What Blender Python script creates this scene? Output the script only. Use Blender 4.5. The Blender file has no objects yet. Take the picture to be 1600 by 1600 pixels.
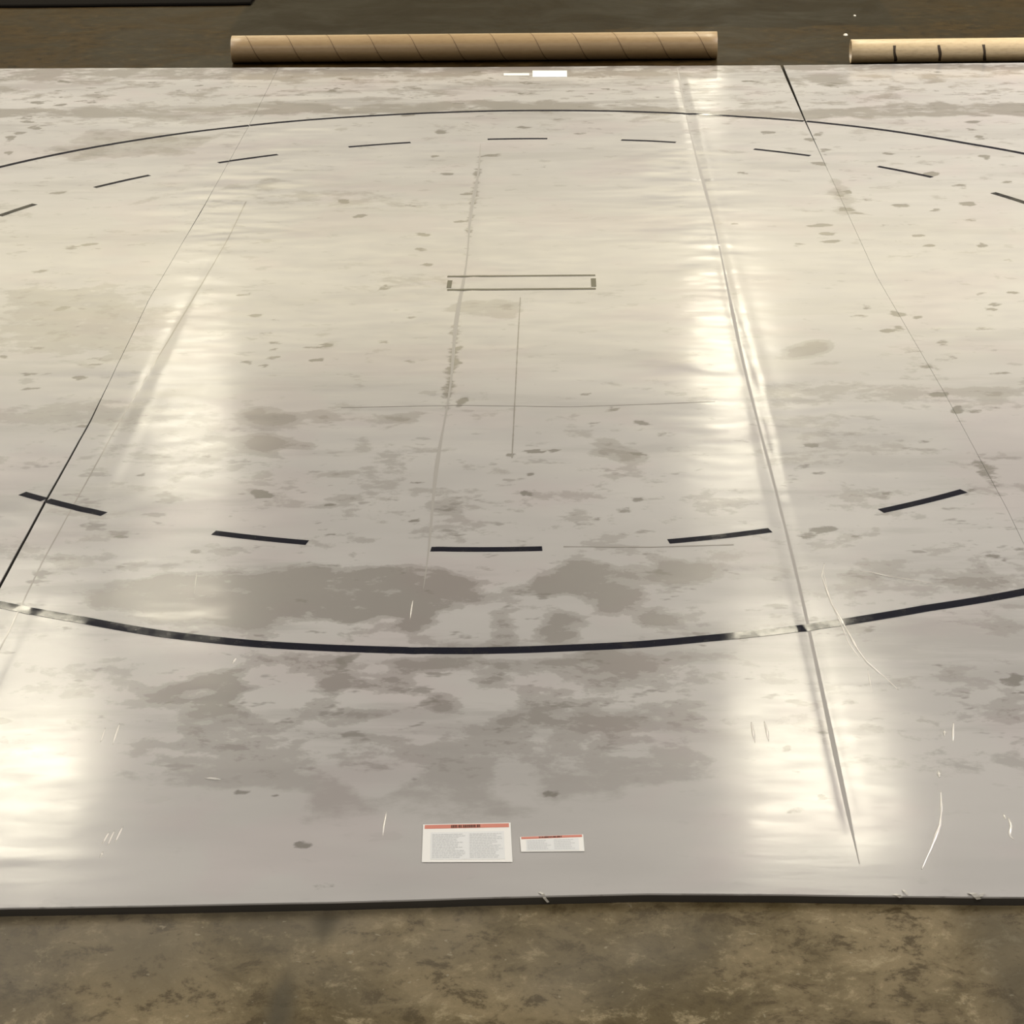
import bpy, math, random
import numpy as np
from mathutils import Vector, Matrix

C = bpy.context.scene.collection
PI = math.pi
TOP = 0.027                      # height of the mat surface above the concrete

# ------------------------------------------------------------------ camera
pitch, yaw, roll = 0.3897, 0.0244, -0.0153
cam = bpy.data.cameras.new('camera'); cam.sensor_width = 36; cam.lens = 3612.6 / 1600 * 36
cam.clip_end = 300
cob = bpy.data.objects.new('camera', cam); C.objects.link(cob)
r0 = Vector((1, 0, 0)); u0 = Vector((0, math.sin(pitch), math.cos(pitch))); f0 = Vector((0, math.cos(pitch), -math.sin(pitch)))
r1 = math.cos(roll) * r0 + math.sin(roll) * u0
u1 = -math.sin(roll) * r0 + math.cos(roll) * u0
M = Matrix((r1, u1, -f0)).transposed().to_4x4()
cob.matrix_world = Matrix.Translation((0.2737, -11.493, 3.482 + TOP)) @ Matrix.Rotation(yaw, 4, 'Z') @ M
bpy.context.scene.camera = cob

# ------------------------------------------------------------------ view, world, lights
sc = bpy.context.scene
sc.view_settings.view_transform = 'Standard'; sc.view_settings.look = 'None'
sc.view_settings.exposure = -0.06; sc.view_settings.gamma = 1; sc.view_settings.use_curve_mapping = False
w = bpy.data.worlds.new('hall'); sc.world = w; w.use_nodes = True
w.node_tree.nodes['Background'].inputs[0].default_value = (1.0, 0.88, 0.68, 1)
w.node_tree.nodes['Background'].inputs[1].default_value = 0.12

def lamp(name, x, y, z, sx, sy, radiance, col=(1.0, 0.90, 0.66)):
    """ceiling or fill lamp facing down; radiance in scene units"""
    L = bpy.data.lights.new(name, 'AREA'); L.shape = 'RECTANGLE'; L.size = sx; L.size_y = sy
    L.energy = radiance * sx * sy * PI; L.color = col
    o = bpy.data.objects.new(name, L); C.objects.link(o); o.location = (x, y, z); return o

HZ = 7 + TOP
# two rows of lamps running away from the camera, seen mirrored in the mat
ROW = (1.0, 0.92, 0.72)
for (x, y0, y1, wd, k) in ((2.6, 6.1, 9.3, 1.35, 1.5), (2.65, 10.3, 11.0, 1.2, 1.6), (2.4, 14.9, 15.2, .8, 3.6), (2.6, 17.0, 17.5, 1.0, 2.2), (2.65, 18.0, 22.2, 1.0, .8),
                           (-4.9, 6.2, 9.0, 1.4, 1.7), (-5.45, 10.3, 11.1, 1.1, 2.0), (-4.0, 11.1, 11.6, 1.1, 2.4), (-4.45, 14.85, 15.2, 1.1, 2.6), (-4.55, 16.4, 17.1, 1.0, 2.2), (-4.95, 18.2, 21.6, .8, .55)):
    lamp('row_lamp', x, (y0 + y1) / 2, HZ, wd, y1 - y0, 10.0 * k, ROW)
lamp('row_lamp', 3.45, 38.5, HZ, .5, 3.0, 12.0, ROW)
# unseen fill lamps added at the sides, out of the mirrored view
for (xr, rad) in ((-12.0, 52.0), (11.0, 66.0)):
    for ym in ((3.0, 7.0, 11.0) if xr < 0 else (1.0, 4.5, 8.0)):
        lamp('side_fill_lamp', xr, ym, HZ + 1.0, 1.5, 3.5, rad, (1.0, 0.94, 0.90))
# unseen lamps added over the near floor as diffuse fill
for xr in (-4.0, 4.0):
    lamp('near_fill_lamp', xr, -8.5, HZ + 1.0, 1.5, 3.0, 15.0, (1.0, 0.94, 0.88))
# bright lamp field at the far end of the hall
lamp('far_bay_lamp', 1.5, 24.5, HZ + .3, 30, 9, 2.1, (1.0, 0.88, 0.54))

# ------------------------------------------------------------------ measured outlines on the mat, metres from its centre
STAINS = [(1.0,[[-1.4,-3.65],[-1.12,-3.59],[-0.84,-3.57],[-0.55,-3.55],[-0.31,-3.54],[-0.16,-3.56],[-0.05,-3.67],[-0.02,-3.79],[-0.05,-3.86],[-0.17,-3.95],[-0.14,-4.06],[-0.22,-4.06],[-0.19,-4.25],[-0.28,-4.24],[-0.29,-4.06],[-0.4,-3.98],[-0.46,-4.04],[-0.56,-4.0],[-0.64,-4.07],[-0.74,-4.0],[-0.82,-4.11],[-0.99,-4.05],[-1.2,-3.99],[-1.35,-3.91],[-1.52,-3.8]]),(0.95,[[0.15,-3.67],[0.22,-3.57],[0.37,-3.51],[0.56,-3.51],[0.75,-3.55],[0.87,-3.57],[0.84,-3.68],[0.67,-3.77],[0.52,-3.74],[0.55,-3.85],[0.45,-4.01],[0.39,-4.01],[0.33,-3.85],[0.24,-3.79],[0.16,-3.73]]),(0.95,[[0.02,-4.01],[0.06,-3.97],[0.1,-4.06],[0.1,-4.24],[0.0,-4.23],[0.02,-4.12]]),(0.95,[[0.2,-4.04],[0.27,-3.96],[0.33,-4.0],[0.32,-4.12],[0.31,-4.24],[0.2,-4.24],[0.16,-4.18]]),(0.8,[[0.49,-3.88],[0.61,-3.98],[0.79,-4.0],[0.68,-4.07],[0.64,-4.17],[0.56,-4.07]]),(1.0,[[-0.88,-4.26],[-0.62,-4.31],[-0.3,-4.34],[0.0,-4.35],[0.25,-4.33],[0.53,-4.3],[0.62,-4.38],[0.44,-4.45],[0.22,-4.42],[0.0,-4.38],[-0.13,-4.4],[-0.3,-4.43],[-0.37,-4.39],[-0.44,-4.42],[-0.44,-4.58],[-0.5,-4.59],[-0.55,-4.53],[-0.55,-4.42],[-0.63,-4.41],[-0.7,-4.36],[-0.79,-4.34]]),(0.5,[[0.22,-4.5],[0.44,-4.47],[0.7,-4.52],[0.77,-4.74],[0.71,-5.0],[0.58,-5.12],[0.46,-5.25],[0.37,-5.04],[0.27,-5.04],[0.18,-4.78],[0.19,-4.59]]),(0.5,[[-0.61,-4.61],[-0.41,-4.7],[-0.44,-4.86],[-0.31,-4.91],[-0.12,-4.9],[0.08,-4.84],[0.23,-4.87],[0.31,-5.04],[0.17,-5.08],[-0.09,-5.12],[-0.37,-5.14],[-0.56,-5.07],[-0.63,-4.95],[-0.63,-4.77]]),(0.5,[[-0.74,-5.12],[-0.62,-5.1],[-0.54,-5.24],[-0.59,-5.34],[-0.69,-5.32]]),(0.42,[[-1.1,-4.72],[-0.75,-4.29],[-0.13,-4.34],[0.53,-4.38],[0.77,-4.64],[0.77,-5.04],[0.6,-5.29],[0.11,-5.4],[-0.46,-5.44],[-0.87,-5.28],[-1.12,-4.99]]),(0.45,[[-0.82,-4.81],[-0.71,-4.84],[-0.71,-5.03],[-0.81,-5.01]]),(-0.9,[[-0.81,-4.49],[-0.74,-4.4],[-0.69,-4.41],[-0.64,-4.49],[-0.58,-4.41],[-0.53,-4.49],[-0.54,-4.58],[-0.6,-4.68],[-0.63,-4.79],[-0.71,-4.81],[-0.78,-4.72]]),(-0.9,[[-0.44,-4.54],[-0.33,-4.59],[-0.25,-4.56],[-0.21,-4.42],[-0.08,-4.41],[0.07,-4.49],[0.07,-4.77],[-0.02,-4.82],[-0.11,-4.77],[-0.15,-4.88],[-0.31,-4.91],[-0.46,-4.86],[-0.32,-4.73],[-0.41,-4.63]]),(1.2,[[-0.2,-4.66],[-0.17,-4.6],[-0.12,-4.6],[-0.09,-4.66],[-0.1,-4.74],[-0.16,-4.75]]),(1.1,[[-0.38,-4.73],[-0.35,-4.7],[-0.29,-4.71],[-0.27,-4.76],[-0.32,-4.79],[-0.36,-4.77]]),(1.1,[[-0.02,-4.5],[0.03,-4.45],[0.07,-4.49],[0.05,-4.58],[-0.01,-4.59]]),(-0.8,[[-0.49,-5.19],[-0.41,-5.14],[-0.29,-5.15],[-0.2,-5.14],[-0.21,-5.22],[-0.29,-5.25],[-0.41,-5.22]]),(-0.8,[[0.07,-5.12],[0.17,-5.08],[0.21,-5.2],[0.18,-5.37],[0.11,-5.34],[0.05,-5.26]]),(-0.6,[[-0.76,-5.24],[-0.68,-5.22],[-0.62,-5.28],[-0.52,-5.32],[-0.53,-5.38],[-0.66,-5.45],[-0.79,-5.45]]),(-0.7,[[0.44,-4.62],[0.54,-4.59],[0.58,-4.69],[0.52,-4.76],[0.41,-4.71]]),(-0.7,[[-0.16,-4.06],[-0.05,-3.93],[-0.01,-3.98],[0.01,-4.12],[-0.04,-4.24],[-0.18,-4.24]]),(-0.7,[[-0.39,-4.11],[-0.31,-4.0],[-0.28,-4.11],[-0.29,-4.22],[-0.38,-4.22]]),(-0.8,[[0.11,-4.01],[0.18,-3.98],[0.19,-4.12],[0.16,-4.23],[0.12,-4.23]]),(-0.7,[[0.32,-4.12],[0.4,-4.07],[0.52,-4.09],[0.58,-4.2],[0.38,-4.24]]),(1.0,[[-1.12,-4.65],[-1.1,-4.57],[-1.01,-4.51],[-0.9,-4.46],[-0.83,-4.44],[-0.78,-4.72],[-0.8,-4.73],[-0.86,-4.57],[-0.98,-4.57],[-0.98,-4.67],[-1.04,-4.73],[-1.09,-4.71]]),(1.0,[[-1.2,-1.92],[-1.1,-1.78],[-0.98,-1.8],[-0.88,-1.93],[-0.96,-2.03],[-1.07,-2.0]]),(0.9,[[-0.87,-1.89],[-0.75,-1.89],[-0.71,-1.95],[-0.79,-1.99]]),(0.9,[[-0.55,-1.88],[-0.38,-1.86],[-0.44,-2.01],[-0.51,-1.97]]),(1.0,[[-1.13,-2.23],[-1.03,-2.16],[-0.83,-2.19],[-0.77,-2.27],[-0.87,-2.3],[-1.04,-2.3]]),(0.8,[[-0.97,-2.37],[-0.89,-2.36],[-0.9,-2.42],[-0.95,-2.44]]),(1.0,[[-0.77,-2.57],[-0.61,-2.54],[-0.6,-2.6],[-0.73,-2.64]]),(0.4,[[-0.53,-2.73],[-0.36,-2.7],[-0.35,-2.81],[-0.48,-2.82]]),(0.45,[[-2.38,-1.73],[-1.92,-1.71],[-1.21,-1.79],[-1.18,-2.03],[-1.86,-2.01],[-2.32,-1.97]]),(0.4,[[-1.67,-2.27],[-1.24,-2.25],[-0.98,-2.32],[-0.95,-2.55],[-1.54,-2.54]]),(0.15,[[-1.23,-1.71],[-0.64,-1.81],[-0.24,-1.9],[-0.19,-3.01],[-0.53,-3.21],[-0.92,-2.87],[-1.23,-2.28]]),(0.55,[[1.25,-1.55],[1.5,-1.49],[1.92,-1.62],[2.35,-1.58],[2.32,-1.74],[1.9,-1.76],[1.47,-1.72],[1.26,-1.85],[1.25,-1.72]]),(0.5,[[1.25,-1.85],[1.44,-2.01],[1.46,-2.33],[1.36,-2.48],[1.22,-2.17]]),(0.8,[[1.32,-1.02],[1.41,-0.95],[1.52,-0.87],[1.55,-0.95],[1.49,-1.14],[1.42,-1.12],[1.35,-1.21],[1.31,-1.16]]),(0.8,[[2.1,-1.61],[2.31,-1.63],[2.29,-1.68],[2.13,-1.69]]),(0.8,[[2.11,-2.75],[2.19,-2.72],[2.17,-2.85],[2.1,-2.82]]),(0.5,[[-0.17,-2.88],[-0.06,-2.91],[0.04,-2.95],[0.02,-3.03],[-0.14,-3.01],[-0.14,-3.21],[-0.19,-3.2],[-0.19,-3.01]]),(0.7,[[1.71,-4.58],[1.78,-4.56],[1.79,-4.7],[1.76,-4.86],[1.63,-4.86]]),(0.5,[[1.61,-4.83],[1.77,-4.83],[1.77,-4.92],[1.61,-4.92]]),(0.6,[[1.57,-4.38],[1.63,-4.37],[1.63,-4.44],[1.57,-4.45]]),(0.55,[[1.32,-3.57],[1.51,-3.53],[1.75,-3.55],[1.98,-3.61],[2.07,-3.64],[2.04,-3.76],[1.71,-3.81],[1.47,-3.83],[1.32,-3.75]]),(0.4,[[1.44,-4.96],[1.71,-5.05],[1.75,-5.25],[1.49,-5.19]]),(0.7,[[0.41,-2.23],[0.49,-2.2],[0.62,-2.4],[0.54,-2.48],[0.41,-2.4]]),(0.3,[[0.03,-2.67],[0.19,-2.64],[0.54,-2.57],[0.58,-2.82],[0.22,-2.87]]),(0.5,[[0.32,-2.53],[0.55,-2.5],[0.55,-2.64],[0.34,-2.66]]),(0.9,[[-5.5,4.58],[-3.2,4.43],[-2.21,4.43],[-1.79,4.62],[-1.14,4.44],[-0.52,4.52],[0.19,4.52],[0.81,4.33],[1.67,4.09],[2.57,4.33],[3.88,4.31],[5.17,4.25],[5.08,3.94],[2.94,3.92],[1.66,3.9],[0.37,4.23],[-0.51,4.19],[-1.73,4.17],[-2.7,4.13],[-5.43,4.37]]),(0.8,[[-5.95,5.96],[-1.53,5.74],[0.38,5.71],[2.0,5.67],[5.55,5.56],[5.49,5.35],[3.19,5.43],[1.79,5.45],[0.85,5.32],[-0.56,5.39],[-1.04,5.5],[-1.87,5.36],[-3.17,5.47],[-3.86,5.37],[-5.77,5.42]]),(0.6,[[-3.87,5.23],[-3.63,5.18],[-3.49,4.95],[-3.76,4.92]]),(0.6,[[-3.36,5.48],[-3.02,5.46],[-3.07,5.19],[-3.27,5.25]]),(0.7,[[-1.78,5.4],[-1.59,5.35],[-1.62,5.21],[-1.77,5.24]]),(0.7,[[-1.07,5.28],[-0.84,5.31],[-0.87,5.13],[-1.01,5.12]]),(0.7,[[-0.68,4.95],[-0.49,4.89],[-0.53,4.81],[-0.65,4.86]]),(0.7,[[-0.61,4.56],[-0.07,4.58],[0.19,4.44],[-0.16,4.3],[-0.51,4.35]]),(0.8,[[2.01,5.37],[2.21,5.43],[2.36,5.13],[2.28,4.8],[2.11,4.92]]),(0.7,[[2.05,4.77],[2.17,4.81],[2.16,4.64],[2.06,4.65]]),(0.7,[[2.28,4.8],[2.38,4.78],[2.35,4.67],[2.27,4.7]]),(0.7,[[2.42,5.28],[2.7,5.27],[2.71,5.04],[2.44,5.06]]),(0.7,[[2.84,5.26],[3.05,5.32],[3.01,4.99],[2.85,5.04]]),(0.6,[[3.17,5.31],[3.54,5.32],[3.45,5.1],[3.19,5.15]]),(0.7,[[2.67,4.87],[2.77,4.82],[2.75,4.74],[2.67,4.74]]),(0.6,[[-2.86,3.83],[-2.04,3.51],[-2.1,3.07],[-2.82,2.93],[-3.1,3.11]]),(0.3,[[-1.87,2.32],[-1.35,2.22],[-0.63,1.89],[-0.33,2.03],[-0.26,1.7],[-0.77,1.72],[-1.54,1.8]]),(0.6,[[-0.28,-0.18],[0.01,-0.16],[0.06,-0.4],[-0.04,-0.51],[-0.17,-0.45],[-0.31,-0.34]]),(0.25,[[-0.81,0.3],[-0.34,0.34],[-0.32,-0.06],[-0.78,-0.05]]),(0.5,[[-2.71,0.12],[-2.01,0.16],[-1.71,-0.46],[-1.8,-1.06],[-2.42,-1.05]]),(0.6,[[1.88,2.33],[1.96,2.17],[1.95,1.65],[1.91,1.51],[1.87,1.95]]),(0.7,[[1.88,1.62],[1.95,1.54],[1.93,1.45],[1.87,1.51]]),(0.5,[[1.55,2.56],[1.65,2.42],[1.7,2.11],[1.65,2.02],[1.55,2.43]])]
SCUFFS = [[2.34,-0.73,0.062,0.05],[2.11,-0.91,0.043,0.049],[1.92,-1.05,0.045,0.038],[2.1,-1.16,0.045,0.038],[2.33,-1.05,0.036,0.038],[2.29,-1.37,0.041,0.036],[2.01,-1.88,0.025,0.058],[1.96,-2.02,0.025,0.024],[2.08,-1.91,0.033,0.033],[2.19,-1.86,0.056,0.025],[1.96,-1.66,0.029,0.052],[1.93,-0.45,0.038,0.095],[1.92,-0.7,0.04,0.081],[1.84,-0.74,0.049,0.04],[1.8,-0.35,0.029,0.032],[1.72,-0.49,0.032,0.052],[2.02,-0.5,0.038,0.042],[2.44,-0.31,0.038,0.032],[2.41,-0.38,0.025,0.032],[2.41,-0.14,0.039,0.033],[2.67,0.46,0.027,0.036],[2.64,0.27,0.033,0.035],[2.57,-0.12,0.029,0.033],[2.57,0.75,0.038,0.076],[2.27,0.76,0.028,0.038],[2.25,0.98,0.035,0.039],[2.08,1.18,0.029,0.054],[2.41,1.49,0.029,0.042],[2.63,1.65,0.044,0.072],[2.58,1.29,0.025,0.055],[2.64,2.04,0.038,0.106],[2.24,1.61,0.048,0.072],[2.06,1.75,0.03,0.058],[1.97,1.94,0.026,0.09],[1.91,1.54,0.044,0.071],[1.74,1.03,0.05,0.053],[1.76,0.86,0.07,0.064],[2.52,2.36,0.039,0.079],[2.49,2.8,0.04,0.05],[2.32,2.89,0.032,0.051],[2.92,2.78,0.04,0.1],[2.93,2.17,0.03,0.046],[2.97,3.3,0.041,0.089],[3.0,3.76,0.05,0.075],[2.98,3.54,0.042,0.073],[1.95,3.44,0.037,0.091],[1.88,3.29,0.037,0.071],[1.95,3.01,0.04,0.069],[1.89,2.67,0.055,0.066],[1.62,3.49,0.038,0.055],[2.1,2.73,0.032,0.05],[1.26,1.25,0.025,0.041],[1.57,0.79,0.042,0.051],[1.72,1.21,0.072,0.041],[1.96,1.44,0.051,0.042],[2.26,1.19,0.036,0.041],[2.1,0.85,0.031,0.039],[1.38,2.43,0.027,0.048],[1.27,2.52,0.035,0.049],[-1.01,1.84,0.034,0.089],[-0.62,1.74,0.045,0.044],[-0.9,1.49,0.052,0.057],[-0.51,1.09,0.032,0.054],[-0.51,0.78,0.032,0.038],[-0.46,0.5,0.035,0.037],[-0.31,1.37,0.033,0.042],[-0.43,2.47,0.04,0.065],[-0.31,2.0,0.054,0.045],[-0.53,2.92,0.037,0.051],[-0.17,2.94,0.073,0.051],[0.16,2.64,0.032,0.033],[-0.52,3.63,0.043,0.093],[-0.77,4.12,0.039,0.079],[0.41,3.54,0.059,0.074],[0.03,3.7,0.043,0.056],[-0.88,-1.13,0.03,0.038],[-0.82,-1.11,0.024,0.029],[-1.19,-0.66,0.038,0.051],[-1.27,-0.4,0.036,0.032],[-1.17,-0.48,0.039,0.032],[-1.14,-0.83,0.028,0.03],[-1.13,-0.95,0.025,0.029],[-1.11,-1.07,0.028,0.029],[-1.13,-1.17,0.024,0.038],[-1.22,-1.15,0.036,0.038],[-0.93,-0.94,0.043,0.039],[-0.88,-0.89,0.028,0.03],[-1.38,-0.03,0.047,0.034],[-0.6,-0.82,0.028,0.04],[-0.45,-1.14,0.027,0.028],[-0.27,-0.61,0.022,0.041],[-0.23,-0.94,0.015,0.029],[-0.23,-1.19,0.018,0.028],[-0.65,0.06,0.027,0.057],[-0.49,-0.44,0.032,0.032],[-1.93,-1.13,0.055,0.029],[-1.98,-1.06,0.049,0.029],[-2.27,-0.89,0.031,0.03],[-2.21,-1.29,0.042,0.028],[-2.14,-0.56,0.029,0.031],[-2.17,-0.24,0.026,0.033],[-2.27,-0.24,0.033,0.033],[-2.36,0.93,0.05,0.039],[-2.46,0.89,0.05,0.039],[-2.53,0.44,0.049,0.037],[-2.45,0.84,0.036,0.039],[-1.98,-0.91,0.028,0.03],[-1.99,-1.34,0.027,0.028],[-2.15,-1.29,0.027,0.028],[-2.18,-1.51,0.036,0.027],[-2.4,-1.05,0.028,0.029],[-3.37,3.57,0.039,0.074],[-3.35,3.7,0.039,0.057],[-3.39,3.48,0.034,0.074],[-3.28,3.85,0.044,0.096],[-3.38,4.04,0.044,0.079],[-3.42,4.65,0.041,0.084],[-3.26,4.54,0.064,0.063],[-3.31,3.12,0.034,0.053],[-2.76,2.12,0.055,0.046],[-2.32,0.84,0.029,0.039],[-1.5,-2.57,0.016,0.015],[-1.44,-3.27,0.02,0.019],[-1.16,-3.4,0.03,0.019],[-0.9,-3.35,0.025,0.019],[-1.84,-1.99,0.028,0.025],[-1.78,-2.13,0.045,0.032],[-1.59,-1.87,0.04,0.025],[-1.24,-2.39,0.019,0.023],[-0.95,-2.81,0.037,0.028],[-0.66,-2.94,0.015,0.02],[-0.33,-2.7,0.024,0.028],[-0.92,-2.87,0.023,0.021],[-0.65,-3.22,0.025,0.019],[0.14,-2.34,0.033,0.023],[0.24,-2.31,0.027,0.023],[0.06,-2.41,0.024,0.038],[0.14,-2.6,0.021,0.029],[0.11,-2.81,0.016,0.028],[-0.19,-1.73,0.017,0.102],[0.17,-2.13,0.025,0.032],[0.37,-1.62,0.023,0.026],[0.48,-1.83,0.034,0.025],[0.4,-2.03,0.025,0.024],[0.42,-2.03,0.025,0.024],[-0.31,-3.11,0.015,0.026],[0.51,-2.98,0.03,0.054],[0.55,-2.89,0.041,0.027],[0.4,-3.1,0.025,0.02],[0.61,-2.0,0.039,0.024],[0.59,-2.4,0.059,0.023],[0.62,-2.41,0.011,0.045],[0.65,-2.42,0.011,0.045],[0.71,-2.16,0.038,0.039],[1.33,-2.29,0.038,0.031],[1.25,-2.55,0.037,0.037],[1.32,-2.62,0.031,0.029],[1.87,-2.83,0.072,0.028],[1.58,-2.84,0.026,0.034],[1.79,-2.26,0.027,0.023],[1.28,-3.23,0.044,0.038],[1.21,-3.28,0.034,0.038],[1.97,-3.4,0.048,0.037],[1.9,-3.49,0.048,0.024],[1.4,-3.3,0.022,0.025],[-0.51,-5.59,0.023,0.011],[-0.41,-5.81,0.037,0.01],[1.78,-4.61,0.019,0.019],[1.77,-4.52,0.009,0.038],[1.74,-4.51,0.009,0.038],[1.8,-4.49,0.009,0.039],[0.2,-5.26,0.006,0.032],[0.22,-5.28,0.006,0.032],[0.23,-5.28,0.006,0.032],[0.25,-5.29,0.006,0.032],[-0.21,-5.16,0.012,0.033],[-0.72,-5.28,0.018,0.02],[-0.61,-5.28,0.006,0.008],[0.98,-4.99,0.012,0.013],[1.11,-4.87,0.025,0.013],[1.21,-4.69,0.029,0.018],[1.01,-5.17,0.028,0.012],[1.0,-5.29,0.027,0.02],[0.96,-5.41,0.023,0.015],[1.1,-5.31,0.015,0.012],[1.06,-5.31,0.012,0.016]]
CREASES = [(0.01,[[1.246,-3.541],[1.224,-3.658],[1.234,-3.914],[1.257,-4.076],[1.282,-4.284],[1.302,-4.385],[1.351,-4.507],[1.38,-4.593]]),(0.006,[[1.235,-3.6],[1.231,-3.858],[1.248,-4.076],[1.257,-4.233],[1.283,-4.36]]),(0.007,[[1.369,-3.614],[1.407,-3.626],[1.457,-3.662],[1.551,-3.698],[1.628,-3.733]]),(0.004,[[1.298,-4.434],[1.294,-4.507],[1.291,-4.616]]),(0.011,[[1.416,-5.276],[1.401,-5.39],[1.382,-5.484],[1.337,-5.613],[1.292,-5.731]]),(0.01,[[1.489,-4.876],[1.482,-4.92]]),(0.008,[[1.526,-4.823],[1.502,-4.963]]),(0.012,[[1.427,-5.151],[1.425,-5.192]]),(0.008,[[1.581,-5.417],[1.582,-5.448]]),(0.009,[[1.591,-5.437],[1.592,-5.486],[1.576,-5.541],[1.586,-5.571]]),(0.009,[[0.875,-4.818],[0.875,-4.893],[0.876,-4.962]]),(0.009,[[0.917,-4.814],[0.92,-4.88],[0.92,-4.95]]),(0.006,[[-1.22,-4.84],[-1.218,-4.941]]),(0.008,[[-1.179,-4.809],[-1.178,-4.876],[-1.175,-4.959]]),(0.007,[[-1.052,-5.474],[-1.059,-5.567]]),(0.006,[[-1.073,-5.496],[-1.078,-5.586]]),(0.007,[[-1.087,-5.504],[-1.095,-5.575]]),(0.008,[[-1.085,-5.619],[-1.088,-5.655]]),(0.006,[[-0.268,-5.391],[-0.27,-5.475],[-0.269,-5.542]]),(0.006,[[-0.278,-3.856],[-0.279,-3.95],[-0.278,-4.021]]),(0.009,[[-0.859,-4.322],[-0.868,-4.372]]),(0.004,[[-1.103,-3.586],[-1.094,-3.698],[-1.084,-3.801]]),(0.01,[[-0.848,-5.18],[-0.797,-5.189]])]
FRONT_EDGE = [[-1.463, -5.934], [-1.321, -5.925], [-0.96, -5.916], [-0.421, -5.898], [-0.313, -5.892], [-0.061, -5.879], [0.21, -5.867], [0.445, -5.858], [0.841, -5.863], [1.199, -5.875], [1.557, -5.88], [1.734, -5.884]]
FAR_EDGE = [[-3.967, 5.861], [-2.504, 5.81], [-0.574, 5.734], [0.858, 5.708], [1.901, 5.678], [3.699, 5.679]]

# ------------------------------------------------------------------ helpers
def mat(name): 
    m = bpy.data.materials.new(name); m.use_nodes = True
    return m, m.node_tree.nodes, m.node_tree.links, m.node_tree.nodes['Principled BSDF']
def simple(name, col, rough=.5, coat=0, spec=.5):
    m, n, l, b = mat(name)
    b.inputs['Base Color'].default_value = (*col, 1); b.inputs['Roughness'].default_value = rough
    b.inputs['Coat Weight'].default_value = coat; b.inputs['Coat Roughness'].default_value = .1
    b.inputs['Specular IOR Level'].default_value = spec
    return m
def obj(name, verts, faces, material, parent=None, smooth=False, label=None):
    me = bpy.data.meshes.new(name); me.from_pydata([tuple(map(float, v)) for v in verts], [], faces); me.validate(); me.update()
    for k in (material if isinstance(material, (list, tuple)) else [material]): me.materials.append(k)
    if smooth: me.polygons.foreach_set('use_smooth', [True] * len(me.polygons))
    o = bpy.data.objects.new(name, me); C.objects.link(o)
    if parent:
        o.parent = parent
        o.location = -parent.location if parent.type == 'EMPTY' else (0, 0, 0)
    if label: o['label'] = label
    return o
def thing(name, label, cat, loc, group=None):
    o = bpy.data.objects.new(name, None); C.objects.link(o); o.location = loc; o.empty_display_size = .2
    o['label'] = label; o['category'] = cat
    if group: o['group'] = group
    return o

rng = np.random.default_rng(7)
LAT = rng.random((256, 256))
def vnoise(x, y):
    xi = np.floor(x).astype(int); yi = np.floor(y).astype(int); fx = x - xi; fy = y - yi
    fx = fx * fx * (3 - 2 * fx); fy = fy * fy * (3 - 2 * fy)
    g = lambda a, b: LAT[a % 256, b % 256]
    return (g(xi, yi) * (1 - fx) + g(xi + 1, yi) * fx) * (1 - fy) + (g(xi, yi + 1) * (1 - fx) + g(xi + 1, yi + 1) * fx) * fy
def fbm(x, y, o=4):
    s = 0; a = .5; t = 0
    for k in range(o): s = s + a * vnoise(x * 2 ** k + 17.3 * k, y * 2 ** k + 9.1 * k); t += a; a *= .5
    return s / t

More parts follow.
